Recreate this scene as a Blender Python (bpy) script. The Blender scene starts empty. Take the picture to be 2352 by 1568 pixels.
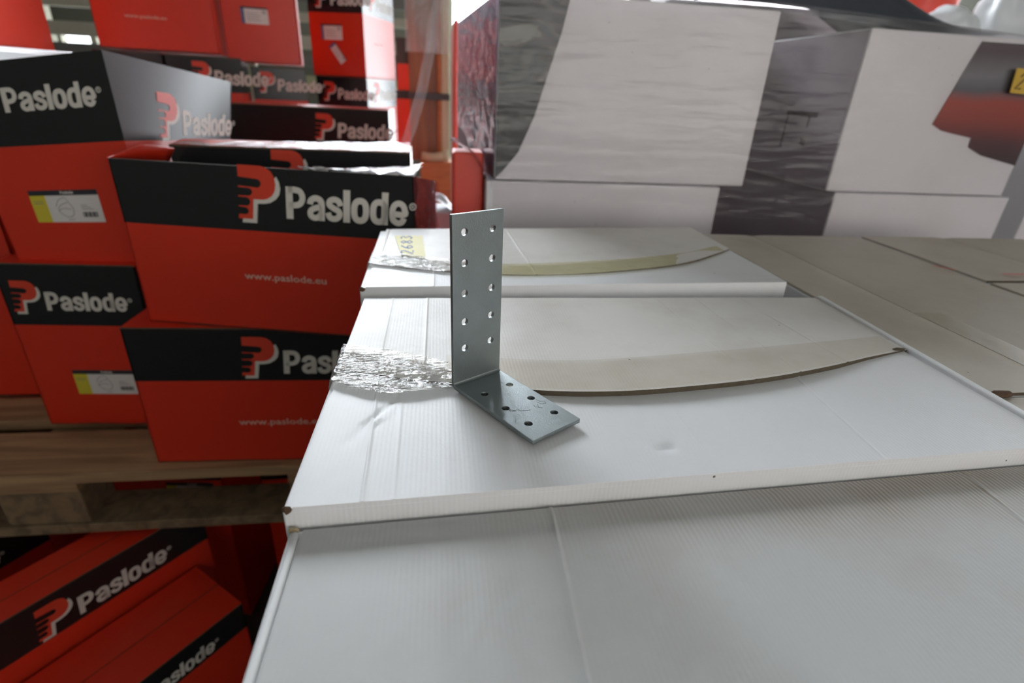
import bpy, bmesh, math, random
from mathutils import Vector, Matrix, noise
from mathutils.geometry import tessellate_polygon
random.seed(7)
SC = bpy.context.scene
COL = SC.collection

# ------------------------------------------------------------------ camera
CAM = Vector((0.0, 0.0, 0.18853))
cd = bpy.data.cameras.new('camera'); co = bpy.data.objects.new('camera', cd); COL.objects.link(co)
RM = Matrix(((0.9911, 0.0108, -0.1326), (-0.1245, 0.4275, -0.8954), (0.0470, 0.9040, 0.4250)))
m3 = RM.to_quaternion().normalized().to_matrix()   # columns: the camera's axes in the world
co.matrix_world = Matrix.Translation(CAM) @ m3.to_4x4()
cd.sensor_width = 36.0; cd.lens = 36.0 * 1230.0 / 2352.0
cd.clip_start = 0.01; cd.clip_end = 60
cd.dof.use_dof = True; cd.dof.focus_distance = 0.362; cd.dof.aperture_fstop = 6.3
SC.camera = co

# ------------------------------------------------------------------ view, world, large lights
SC.view_settings.view_transform = 'Standard'; SC.view_settings.look = 'None'
SC.view_settings.exposure = 0.0; SC.view_settings.gamma = 1.0
SC.view_settings.use_curve_mapping = False
world = bpy.data.worlds.new('hall_light'); SC.world = world; world.use_nodes = True
bg = world.node_tree.nodes['Background']
bg.inputs[0].default_value = (0.93, 0.96, 1.0, 1); bg.inputs[1].default_value = 0.5
GATE = 11.0        # daylight through the open gate in the far wall
WIN = 4.0          # far and side windows
SKY = 34.0         # high window in the far wall
REAR = 3.1         # warm fill panel added behind the camera, out of view
LAMP = 0.6         # unseen tube lamps added under the ceiling for fill

# ------------------------------------------------------------------ materials
def mat(name, col, rough=0.6, metal=0.0, spec=0.5, coat=0.0, noise_amt=0.0, noise_scale=30.0, bump=0.0, bump_scale=200.0, emit=None):
    m = bpy.data.materials.new(name); m.use_nodes = True
    nt = m.node_tree; b = nt.nodes['Principled BSDF']
    b.inputs['Base Color'].default_value = (*col, 1); b.inputs['Roughness'].default_value = rough
    b.inputs['Metallic'].default_value = metal; b.inputs['Specular IOR Level'].default_value = spec
    b.inputs['Coat Weight'].default_value = coat; b.inputs['Coat Roughness'].default_value = 0.25
    tc = None
    if noise_amt or bump:
        tc = nt.nodes.new('ShaderNodeTexCoord')
    if noise_amt:
        n = nt.nodes.new('ShaderNodeTexNoise'); n.inputs['Scale'].default_value = noise_scale; n.inputs['Detail'].default_value = 5
        nt.links.new(tc.outputs['Object'], n.inputs['Vector'])
        mx = nt.nodes.new('ShaderNodeMix'); mx.data_type = 'RGBA'
        mx.inputs[6].default_value = (*[c * (1 - noise_amt) for c in col], 1)
        mx.inputs[7].default_value = (*[min(1, c * (1 + noise_amt)) for c in col], 1)
        nt.links.new(n.outputs['Fac'], mx.inputs[0]); nt.links.new(mx.outputs[2], b.inputs['Base Color'])
    if bump:
        n2 = nt.nodes.new('ShaderNodeTexNoise'); n2.inputs['Scale'].default_value = bump_scale; n2.inputs['Detail'].default_value = 3
        nt.links.new(tc.outputs['Object'], n2.inputs['Vector'])
        bp = nt.nodes.new('ShaderNodeBump'); bp.inputs['Strength'].default_value = bump; bp.inputs['Distance'].default_value = 0.001
        nt.links.new(n2.outputs['Fac'], bp.inputs['Height']); nt.links.new(bp.outputs[0], b.inputs['Normal'])
    if emit:
        b.inputs['Emission Color'].default_value = (*emit[:3], 1); b.inputs['Emission Strength'].default_value = emit[3]
    return m

def white_board(name, base=(0.80, 0.80, 0.82), dirt=0.35, flute_axis=0, rough=0.5, rub=None):
    """white corrugated liner: faint flutes, scuffs and brown rub marks along the flutes"""
    m = mat(name, base, rough, spec=0.42)
    nt = m.node_tree; b = nt.nodes['Principled BSDF']; L = nt.links.new
    tc = nt.nodes.new('ShaderNodeTexCoord')
    mp = nt.nodes.new('ShaderNodeMapping'); L(tc.outputs['Object'], mp.inputs[0])
    sc = [7.0, 7.0, 7.0]
    mp.inputs['Scale'].default_value = sc
    n1 = nt.nodes.new('ShaderNodeTexNoise'); n1.inputs['Scale'].default_value = 1.0; n1.inputs['Detail'].default_value = 6; n1.inputs['Roughness'].default_value = 0.65
    L(mp.outputs[0], n1.inputs['Vector'])
    r1 = nt.nodes.new('ShaderNodeValToRGB'); r1.color_ramp.elements[0].position = 0.46; r1.color_ramp.elements[1].position = 0.75
    L(n1.outputs['Fac'], r1.inputs[0])
    wv = nt.nodes.new('ShaderNodeTexWave'); wv.wave_type = 'BANDS'; wv.bands_direction = 'XY'[flute_axis]
    wv.inputs['Scale'].default_value = 120; wv.inputs['Distortion'].default_value = 0.8; wv.inputs['Detail'].default_value = 1
    L(tc.outputs['Object'], wv.inputs['Vector'])
    mul = nt.nodes.new('ShaderNodeMath'); mul.operation = 'MULTIPLY'; L(r1.outputs[0], mul.inputs[0])
    add = nt.nodes.new('ShaderNodeMath'); add.operation = 'MULTIPLY_ADD'; add.inputs[1].default_value = 0.25; add.inputs[2].default_value = 0.75
    L(wv.outputs['Fac'], add.inputs[0]); L(add.outputs[0], mul.inputs[1])
    mul2 = nt.nodes.new('ShaderNodeMath'); mul2.operation = 'MULTIPLY'; mul2.inputs[1].default_value = dirt; L(mul.outputs[0], mul2.inputs[0])
    mx = nt.nodes.new('ShaderNodeMix'); mx.data_type = 'RGBA'
    mx.inputs[6].default_value = (*base, 1); mx.inputs[7].default_value = (0.36, 0.28, 0.20, 1)
    L(mul2.outputs[0], mx.inputs[0])
    if rub:                      # brown rub marks in a strip near the carton's far edge
        sp = nt.nodes.new('ShaderNodeSeparateXYZ'); L(tc.outputs['Object'], sp.inputs[0])
        mr = nt.nodes.new('ShaderNodeMapRange'); mr.interpolation_type = 'SMOOTHSTEP'; mr.inputs['From Min'].default_value = rub[0]; mr.inputs['From Max'].default_value = rub[1]; L(sp.outputs[1], mr.inputs['Value'])
        mr2 = nt.nodes.new('ShaderNodeMapRange'); mr2.interpolation_type = 'SMOOTHSTEP'; mr2.inputs['From Min'].default_value = -.16; mr2.inputs['From Max'].default_value = .12; L(sp.outputs[0], mr2.inputs['Value'])
        n4 = nt.nodes.new('ShaderNodeTexNoise'); n4.inputs['Scale'].default_value = 14; n4.inputs['Detail'].default_value = 4; L(tc.outputs['Object'], n4.inputs['Vector'])
        a1 = nt.nodes.new('ShaderNodeMath'); a1.operation = 'MULTIPLY'; L(mr.outputs[0], a1.inputs[0]); L(mr2.outputs[0], a1.inputs[1])
        a2 = nt.nodes.new('ShaderNodeMath'); a2.operation = 'MULTIPLY'; L(a1.outputs[0], a2.inputs[0]); L(n4.outputs['Fac'], a2.inputs[1])
        wv2 = nt.nodes.new('ShaderNodeTexWave'); wv2.wave_type = 'BANDS'; wv2.bands_direction = 'X'; wv2.inputs['Scale'].default_value = 110; wv2.inputs['Distortion'].default_value = 1.5; wv2.inputs['Detail'].default_value = 2; L(tc.outputs['Object'], wv2.inputs['Vector'])
        a3 = nt.nodes.new('ShaderNodeMath'); a3.operation = 'MULTIPLY'; L(a2.outputs[0], a3.inputs[0]); L(wv2.outputs['Fac'], a3.inputs[1])
        a4 = nt.nodes.new('ShaderNodeMath'); a4.operation = 'MULTIPLY_ADD'; a4.inputs[1].default_value = 1.7; L(a3.outputs[0], a4.inputs[0]); L(mul2.outputs[0], a4.inputs[2]); a4.use_clamp = True
        L(a4.outputs[0], mx.inputs[0])
    # specks
    vo = nt.nodes.new('ShaderNodeTexVoronoi'); vo.inputs['Scale'].default_value = 26; L(tc.outputs['Object'], vo.inputs['Vector'])
    lt = nt.nodes.new('ShaderNodeMath'); lt.operation = 'LESS_THAN'; lt.inputs[1].default_value = 0.022; L(vo.outputs['Distance'], lt.inputs[0])
    mx2 = nt.nodes.new('ShaderNodeMix'); mx2.data_type = 'RGBA'; L(lt.outputs[0], mx2.inputs[0]); L(mx.outputs[2], mx2.inputs[6]); mx2.inputs[7].default_value = (0.16, 0.11, 0.09, 1)
    L(mx2.outputs[2], b.inputs['Base Color'])
    n3 = nt.nodes.new('ShaderNodeTexNoise'); n3.inputs['Scale'].default_value = 160; L(tc.outputs['Object'], n3.inputs['Vector'])
    ad = nt.nodes.new('ShaderNodeMath'); ad.operation = 'MULTIPLY_ADD'; ad.inputs[1].default_value = 0.30; L(wv.outputs['Fac'], ad.inputs[0]); L(n3.outputs['Fac'], ad.inputs[2])
    bp = nt.nodes.new('ShaderNodeBump'); bp.inputs['Strength'].default_value = 0.35; bp.inputs['Distance'].default_value = 0.0004
    L(ad.outputs[0], bp.inputs['Height']); L(bp.outputs[0], b.inputs['Normal'])
    return m

def film_mat(name, tint=(1, 1, 1), rough=0.12, bump=0.6, scale=22.0, fac=1.0, body=0.0, stretch=(1, 1, 1)):
    """clear plastic film: fresnel gloss over see-through, a little milky"""
    m = bpy.data.materials.new(name); m.use_nodes = True; nt = m.node_tree; nt.nodes.clear(); L = nt.links.new
    out = nt.nodes.new('ShaderNodeOutputMaterial')
    tr = nt.nodes.new('ShaderNodeBsdfTransparent'); tr.inputs[0].default_value = (*tint, 1)
    gl = nt.nodes.new('ShaderNodeBsdfGlossy'); gl.inputs['Roughness'].default_value = rough
    df = nt.nodes.new('ShaderNodeBsdfDiffuse'); df.inputs[0].default_value = (0.8, 0.8, 0.78, 1)
    tc = nt.nodes.new('ShaderNodeTexCoord'); mp = nt.nodes.new('ShaderNodeMapping'); mp.inputs['Scale'].default_value = stretch
    L(tc.outputs['Object'], mp.inputs[0])
    n = nt.nodes.new('ShaderNodeTexNoise'); n.inputs['Scale'].default_value = scale; n.inputs['Detail'].default_value = 4
    L(mp.outputs[0], n.inputs['Vector'])
    bp = nt.nodes.new('ShaderNodeBump'); bp.inputs['Strength'].default_value = bump; bp.inputs['Distance'].default_value = 0.01
    L(n.outputs['Fac'], bp.inputs['Height']); L(bp.outputs[0], gl.inputs['Normal'])
    fr = nt.nodes.new('ShaderNodeFresnel'); fr.inputs[0].default_value = 1.55; L(bp.outputs[0], fr.inputs['Normal'])
    ml = nt.nodes.new('ShaderNodeMath'); ml.operation = 'MULTIPLY'; ml.inputs[1].default_value = fac; ml.use_clamp = True; L(fr.outputs[0], ml.inputs[0])
    m1 = nt.nodes.new('ShaderNodeMixShader'); m1.inputs[0].default_value = body; L(tr.outputs[0], m1.inputs[1]); L(df.outputs[0], m1.inputs[2])
    m2 = nt.nodes.new('ShaderNodeMixShader'); L(ml.outputs[0], m2.inputs[0]); L(m1.outputs[0], m2.inputs[1]); L(gl.outputs[0], m2.inputs[2])
    L(m2.outputs[0], out.inputs[0])
    return m

def wood_mat(name, c1, c2, scale=(3, 40, 40), rough=0.75):
    m = mat(name, c1, rough); nt = m.node_tree; b = nt.nodes['Principled BSDF']; L = nt.links.new
    tc = nt.nodes.new('ShaderNodeTexCoord'); mp = nt.nodes.new('ShaderNodeMapping'); mp.inputs['Scale'].default_value = scale
    L(tc.outputs['Object'], mp.inputs[0])
    n = nt.nodes.new('ShaderNodeTexNoise'); n.inputs['Scale'].default_value = 1.2; n.inputs['Detail'].default_value = 6; n.inputs['Distortion'].default_value = 0.8
    L(mp.outputs[0], n.inputs['Vector'])
    r = nt.nodes.new('ShaderNodeValToRGB'); r.color_ramp.elements[0].color = (*c2, 1); r.color_ramp.elements[1].color = (*c1, 1)
    r.color_ramp.elements[0].position = 0.35; r.color_ramp.elements[1].position = 0.65
    L(n.outputs['Fac'], r.inputs[0]); L(r.outputs[0], b.inputs['Base Color'])
    bp = nt.nodes.new('ShaderNodeBump'); bp.inputs['Strength'].default_value = 0.3; bp.inputs['Distance'].default_value = 0.002
    L(n.outputs['Fac'], bp.inputs['Height']); L(bp.outputs[0], b.inputs['Normal'])
    return m

def picture_mat(name, stops, scale=(6, 6, 14), rough=0.45, seed=0.0, zmix=0.0):
    m = mat(name, stops[0][1], rough); nt = m.node_tree; b = nt.nodes['Principled BSDF']; L = nt.links.new
    tc = nt.nodes.new('ShaderNodeTexCoord'); mp = nt.nodes.new('ShaderNodeMapping'); mp.inputs['Scale'].default_value = scale
    mp.inputs['Location'].default_value = (seed, seed, seed)
    L(tc.outputs['Object'], mp.inputs[0])
    n = nt.nodes.new('ShaderNodeTexNoise'); n.inputs['Scale'].default_value = 1.0; n.inputs['Detail'].default_value = 4; n.inputs['Distortion'].default_value = 0.6
    L(mp.outputs[0], n.inputs['Vector'])
    src = n.outputs['Fac']
    if zmix:
        sp = nt.nodes.new('ShaderNodeSeparateXYZ'); L(tc.outputs['Object'], sp.inputs[0])
        ma = nt.nodes.new('ShaderNodeMath'); ma.operation = 'MULTIPLY_ADD'; ma.inputs[1].default_value = zmix; L(sp.outputs[2], ma.inputs[0])
        mb = nt.nodes.new('ShaderNodeMath'); mb.operation = 'MULTIPLY_ADD'; mb.inputs[1].default_value = 0.12; mb.inputs[2].default_value = -0.06; L(n.outputs['Fac'], mb.inputs[0])
        L(mb.outputs[0], ma.inputs[2]); src = ma.outputs[0]
    r = nt.nodes.new('ShaderNodeValToRGB'); cr = r.color_ramp
    while len(cr.elements) < len(stops): cr.elements.new(0.5)
    for e, (p, c) in zip(cr.elements, stops): e.position = p; e.color = (*c, 1)
    L(src, r.inputs[0]); L(r.outputs[0], b.inputs['Base Color'])
    return m

M = {}
M['red'] = mat('red_print', (0.70, 0.036, 0.013), 0.33, spec=0.5, noise_amt=0.05, noise_scale=6)
M['black'] = mat('black_print', (0.014, 0.014, 0.015), 0.27, spec=0.5)
M['logo_red'] = mat('logo_red', (0.74, 0.060, 0.028), 0.42)
M['logo_white'] = mat('logo_white', (0.74, 0.70, 0.64), 0.5)
M['www'] = mat('web_print', (0.80, 0.50, 0.42), 0.5)
M['tag_white'] = mat('tag_white', (0.78, 0.74, 0.72), 0.5)
M['flapgrey'] = mat('flap_liner', (0.30, 0.27, 0.27), 0.55, spec=0.3)
M['tag_yellow'] = mat('tag_yellow', (0.70, 0.58, 0.05), 0.5)
M['ink'] = mat('ink', (0.03, 0.03, 0.04), 0.6)
M['pencil'] = mat('pencil_lines', (0.22, 0.21, 0.21), 0.6)
M['blue_ink'] = mat('blue_ink', (0.10, 0.14, 0.28), 0.6)
M['purple_ink'] = mat('purple_ink', (0.055, 0.014, 0.03), 0.6)
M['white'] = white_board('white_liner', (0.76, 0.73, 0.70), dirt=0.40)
M['whiteA'] = white_board('white_liner_dusty', (0.56, 0.56, 0.56), dirt=0.36, rub=(.105, .160))
M['white2'] = white_board('white_liner_clean', dirt=0.12)
M['whiteR'] = white_board('white_liner_beige', (0.52, 0.47, 0.40), dirt=0.5, flute_axis=1)  # beige base tone, darker than the other liners
M['kraft'] = mat('kraft_core', (0.085, 0.066, 0.043), 0.85, noise_amt=0.4, noise_scale=300)
M['kraft_dark'] = mat('torn_kraft', (0.10, 0.055, 0.03), 0.9, noise_amt=0.5, noise_scale=400)
M['note'] = mat('yellow_note', (0.83, 0.74, 0.30), 0.6, noise_amt=0.04)
M['note2'] = mat('amber_note', (0.62, 0.38, 0.05), 0.6)
M['tape'] = film_mat('packing_tape', (0.965, 0.95, 0.91), 0.35, 0.12, 60, 0.18, 0.02)
M['tape_w'] = film_mat('wrinkled_tape', (0.985, 0.98, 0.95), 0.07, 0.8, 40, 0.85, 0.03, (1.0, 2.0, 1))
M['tape_y'] = film_mat('aged_tape', (0.93, 0.91, 0.70), 0.28, 0.3, 50, 0.4, 0.08)
M['film'] = film_mat('stretch_film', (0.93, 0.90, 0.91), 0.18, 0.36, 9, 0.55, 0.03, (1, 1, 5))
M['film_side'] = film_mat('stretch_film_creased', (0.86, 0.80, 0.88), 0.10, 0.7, 14, 0.4, 0.02, (1, 1, 2))
M['ribbon'] = film_mat('film_ribbon', (0.9, 0.9, 0.9), 0.15, 0.8, 30, 1.2, 0.28)
M['thinfilm'] = film_mat('thin_film', (0.95, 0.94, 0.94), 0.14, 0.9, 35, 0.8, 0.06)
M['steel'] = mat('galvanised_steel', (0.31, 0.345, 0.35), 0.46, metal=1.0, noise_amt=0.14, noise_scale=60, bump=0.12, bump_scale=900)
M['mark'] = mat('stamped_groove', (0.07, 0.08, 0.08), 0.55, metal=0.6)
M['pallet'] = wood_mat('pallet_pine', (0.46, 0.29, 0.15), (0.27, 0.16, 0.085))
M['block'] = wood_mat('pallet_block', (0.26, 0.18, 0.10), (0.15, 0.10, 0.06), (30, 30, 30))
M['brownwood'] = wood_mat('brown_veneer', (0.30, 0.13, 0.055), (0.20, 0.085, 0.04), (30, 30, 2.0), 0.5)
M['palewood'] = wood_mat('pale_edge', (0.62, 0.50, 0.33), (0.48, 0.37, 0.22), (40, 40, 2.5))
M['orangewood'] = wood_mat('orange_board', (0.50, 0.17, 0.055), (0.40, 0.13, 0.045), (4, 30, 30))
M['strap'] = mat('dark_strap', (0.05, 0.045, 0.045), 0.5)
M['navy'] = mat('dark_plastic', (0.022, 0.027, 0.045), 0.35, spec=0.6, bump=0.6, bump_scale=25)
M['bagwhite'] = mat('white_plastic', (0.85, 0.87, 0.9), 0.4, bump=0.6, bump_scale=30)
M['bagred'] = mat('red_plastic', (0.72, 0.07, 0.045), 0.4)
M['concrete'] = mat('concrete_floor', (0.06, 0.058, 0.055), 0.8, noise_amt=0.25, noise_scale=4, bump=0.2)
M['wall'] = mat('hall_wall', (0.12, 0.12, 0.10), 0.8, noise_amt=0.1, noise_scale=2)
M['rail'] = mat('rack_beam', (0.46, 0.45, 0.36), 0.6, noise_amt=0.08)
M['railg'] = mat('rack_beam_green', (0.34, 0.38, 0.22), 0.6)
M['raild'] = mat('rack_beam_grey', (0.16, 0.165, 0.15), 0.6)
M['pane'] = mat('daylit_pane', (0.8, 0.85, 0.9), 0.3, emit=(0.92, 0.97, 1.0, WIN))
M['gate'] = mat('daylit_gate', (0.8, 0.85, 0.9), 0.3, emit=(0.90, 0.95, 1.0, GATE))
M['skylight'] = mat('daylit_skylight', (0.8, 0.85, 0.9), 0.3, emit=(0.88, 0.94, 1.0, SKY))
M['rearfill'] = mat('warm_fill', (0.8, 0.8, 0.75), 0.3, emit=(1.0, 0.94, 0.88, REAR))
M['lamp'] = mat('lamp_tube', (0.9, 0.9, 0.85), 0.3, emit=(1.0, 0.95, 0.86, LAMP))
M['ceil'] = mat('hall_ceiling', (0.14, 0.14, 0.13), 0.8)
M['pict_dark'] = picture_mat('printed_photo', [(0.30, (0.012, 0.015, 0.017)), (0.45, (0.022, 0.026, 0.026)), (0.50, (0.08, 0.085, 0.075)), (0.56, (0.015, 0.035, 0.042)), (0.62, (0.04, 0.035, 0.03)), (0.68, (0.22, 0.23, 0.20))], (8, 8, 17), seed=3.3)
M['pict_side'] = picture_mat('coloured_side', [(0.0, (0.02, 0.02, 0.035)), (.165, (0.02, 0.02, 0.035)), (.19, (0.12, 0.12, 0.15)), (.215, (0.015, 0.017, 0.03)), (.255, (0.015, 0.017, 0.03)), (.27, (0.14, 0.012, 0.022)), (.315, (0.14, 0.012, 0.022)),
    (.33, (0.02, 0.018, 0.04)), (.365, (0.03, 0.025, 0.06)), (.385, (0.14, 0.12, 0.18)), (.40, (0.02, 0.018, 0.04)), (.425, (0.12, 0.03, 0.06)), (.60, (0.15, 0.065, 0.11)), (.72, (0.20, 0.16, 0.26))], (2, 2, 3), zmix=2.6)
M['mauve'] = mat('mauve_side', (0.44, 0.37, 0.43), 0.5, noise_amt=0.12, noise_scale=6)  # greyish mauve, darker than the cartons' white liner
M['pict_red'] = picture_mat('printed_red', [(0.0, (0.02, 0.014, 0.018)), (0.22, (0.03, 0.012, 0.018)), (0.34, (0.09, 0.018, 0.026)), (0.47, (0.34, 0.045, 0.03)), (0.57, (0.42, 0.06, 0.04)), (0.64, (0.12, 0.12, 0.14)), (0.72, (0.22, 0.22, 0.24)), (0.85, (0.10, 0.07, 0.08))], (3, 3, 3), zmix=3.4)

# ------------------------------------------------------------------ helpers
def tag(o, label=None, cat=None, group=None, kind=None):
    if label: o['label'] = label
    if cat: o['category'] = cat
    if group: o['group'] = group
    if kind: o['kind'] = kind
    return o
def empty(name, loc, label=None, cat=None, group=None):
    o = bpy.data.objects.new(name, None); COL.objects.link(o); o.location = loc; o.empty_display_size = 0.02
    return tag(o, label, cat, group)
class MB:
    def __init__(s): s.v = []; s.f = []; s.m = []; s.smooth = []
    def add(s, vs, fs, mi=0, smooth=False):
        k = len(s.v); s.v += [Vector(v) for v in vs]
        for f in fs: s.f.append([i + k for i in f]); s.m.append(mi); s.smooth.append(smooth)
        return s
    def box(s, a, b, mi=0, bevel=0.0):
        x0, y0, z0 = a; x1, y1, z1 = b
        vs = [(x0,y0,z0),(x1,y0,z0),(x1,y1,z0),(x0,y1,z0),(x0,y0,z1),(x1,y0,z1),(x1,y1,z1),(x0,y1,z1)]
        return s.add(vs, HEXF, mi)
    def hexa(s, vs, mi=0): return s.add(vs, HEXF, mi)
    def grid(s, pts, mi=0, smooth=True):
        nu = len(pts); nv = len(pts[0]); fs = []
        for i in range(nu - 1):
            for j in range(nv - 1): fs.append((i*nv+j, (i+1)*nv+j, (i+1)*nv+j+1, i*nv+j+1))
        return s.add([p for r in pts for p in r], fs, mi, smooth)
    def tube(s, path, r, n=8, mi=0):
        rings = []
        for i, p in enumerate(path):
            p = Vector(p); a = Vector(path[max(0, i-1)]); b = Vector(path[min(len(path)-1, i+1)])
            d = (b - a).normalized(); u = d.orthogonal().normalized(); w = d.cross(u)
            rr = r[i] if isinstance(r, (list, tuple)) else r
            rings.append([p + (u*math.cos(2*math.pi*k/n) + w*math.sin(2*math.pi*k/n))*rr for k in range(n)] )
        vs = [v for g in rings for v in g]; fs = []
        for i in range(len(rings)-1):
            for k in range(n): fs.append((i*n+k, i*n+(k+1)%n, (i+1)*n+(k+1)%n, (i+1)*n+k))
        fs.append(tuple(range(n))[::-1]); fs.append(tuple((len(rings)-1)*n+k for k in range(n)))
        return s.add(vs, fs, mi, True)
    def build(s, name, mats, parent=None, origin=None, bevel=0.0, seg=2, fix=False):
        org = Vector(origin) if origin is not None else (parent_world(parent) if parent else Vector((0,0,0)))
        me = bpy.data.meshes.new(name)
        me.from_pydata([v - org for v in s.v], [], s.f); 
        if not isinstance(mats, (list, tuple)): mats = [mats]
        for m in mats: me.materials.append(m)
        for p, mi, sm in zip(me.polygons, s.m, s.smooth): p.material_index = mi; p.use_smooth = sm
        if fix:
            bm = bmesh.new(); bm.from_mesh(me); bmesh.ops.remove_doubles(bm, verts=bm.verts, dist=1e-5); bmesh.ops.recalc_face_normals(bm, faces=bm.faces); bm.to_mesh(me); bm.free()
        me.update()
        o = bpy.data.objects.new(name, me); COL.objects.link(o)
        if parent: o.parent = parent
        else: o.location = org
        if bevel:
            bv = o.modifiers.new('bevel', 'BEVEL'); bv.width = bevel; bv.segments = seg; bv.limit_method = 'ANGLE'
        return o
HEXF = [(0,3,2,1),(4,5,6,7),(0,1,5,4),(1,2,6,5),(2,3,7,6),(3,0,4,7)]
def parent_world(p):
    v = Vector((0,0,0))
    while p: v += p.location; p = p.parent
    return v

# ------------------------------------------------------------------ lettering (stroke alphabet)
def catmull(pts, n=6, closed=False):
    P = [Vector((*p, 0)) for p in pts]; out = []; N = len(P)
    rng = range(N) if closed else range(N - 1)
    for i in rng:
        g = (lambda k: P[k % N]) if closed else (lambda k: P[max(0, min(N-1, k))])
        p0, p1, p2, p3 = g(i-1), g(i), g(i+1), g(i+2)
        for k in range(n):
            t = k / n
            out.append(0.5*((2*p1) + (p2-p0)*t + (2*p0-5*p1+4*p2-p3)*t*t + (3*p1-p0-3*p2+p3)*t**3))
    if not closed: out.append(P[-1])
    return [(v.x, v.y) for v in out]
def stroke(pts, w, closed=False):
    """flat band of width w along 2-D points -> (verts, faces)"""
    n = len(pts); vs = []; fs = []
    for i in range(n):
        a = pts[i-1] if (i > 0 or closed) else pts[0]; b = pts[(i+1) % n] if (i < n-1 or closed) else pts[-1]
        dx, dy = b[0]-a[0], b[1]-a[1]; l = math.hypot(dx, dy) or 1
        nx, ny = -dy/l*w/2, dx/l*w/2
        vs += [(pts[i][0]+nx, pts[i][1]+ny), (pts[i][0]-nx, pts[i][1]-ny)]
    for i in range(n if closed else n-1):
        j = (i+1) % n; fs.append((2*i, 2*i+1, 2*j+1, 2*j))
    return vs, fs
def ell(cx, cy, rx, ry, n=28):
    out = []
    for k in range(n):
        t = 2*math.pi*k/n; c, s_ = math.cos(t), math.sin(t)
        out.append((cx + rx*math.copysign(abs(c)**0.8, c), cy + ry*math.copysign(abs(s_)**0.8, s_)))
    return out
SW = 0.205
def letters_brand():
    S = []; x = 0.0
    def put(items, adv):
        nonlocal x
        for pts, closed, w in items: S.append(([(px + x, py) for px, py in pts], closed, w))
        x += adv
    put([([(.11,0),(.11,1)],0,.22), (catmull([(.1,.91),(.3,.91),(.46,.86),(.53,.68),(.46,.5),(.3,.44),(.1,.44)],5),0,.185)], .665)
    put([(catmull([(.10,.50),(.14,.63),(.28,.695),(.43,.64),(.475,.5),(.475,.3),(.475,.0)],5),0,.19), (catmull([(.475,.43),(.3,.40),(.13,.31),(.115,.17),(.22,.085),(.36,.11),(.475,.24)],5),0,.18)], .60)
    put([(catmull([(.475,.50),(.42,.63),(.285,.69),(.14,.64),(.12,.52),(.25,.42),(.40,.345),(.45,.24),(.39,.13),(.265,.085),(.13,.13),(.075,.27)],5),0,.18)], .555)
    put([([(.115,0),(.115,1)],0,.215)], .245)
    put([(ell(.295,.39,.19,.305),1,.195)], .60)
    put([(ell(.295,.39,.19,.305),1,.19), ([(.475,0),(.475,1)],0,.205)], .615)
    put([(catmull([(.11,.36),(.485,.36),(.485,.5),(.42,.64),(.295,.695),(.17,.64),(.105,.5),(.10,.34),(.14,.17),(.28,.085),(.41,.12),(.475,.25)],5),0,.18)], .60)
    return S, x
BRAND, BRAND_W = letters_brand()
LOGO = [(.06,1.0),(.30,1.0),(.50,.995),(.60,.97),(.69,.91),(.75,.81),(.77,.67),(.745,.55),(.68,.455),(.59,.40),(.51,.38),(.32,.38),(.28,0),(0,0),(.01,.085),
        (.15,.085),(.195,.11),(.21,.15),(.19,.20),(.15,.22),(.02,.228),(.02,.25),(.19,.25),(.24,.28),(.26,.33),(.235,.385),(.19,.41),(.03,.415),(.03,.44),
        (.24,.44),(.29,.47),(.31,.52),(.285,.565),(.24,.585),(.04,.59),(.045,.62),(.42,.60),(.47,.63),(.49,.68),(.465,.735),(.42,.755),(.055,.785)]
LSHADOW = [(.755,.78),(.77,.67),(.745,.55),(.68,.455),(.59,.40),(.51,.38),(.32,.38),(.28,0),(.08,0),(.065,-.075),(.355,-.075),(.40,.30),(.53,.305),(.65,.33),(.76,.40),(.83,.49),(.855,.60),(.84,.72),(.79,.82)]
def poly_tris(pts):
    t = tessellate_polygon([[Vector((p[0], p[1], 0)) for p in pts]])
    return [tuple(x) for x in t]

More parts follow.
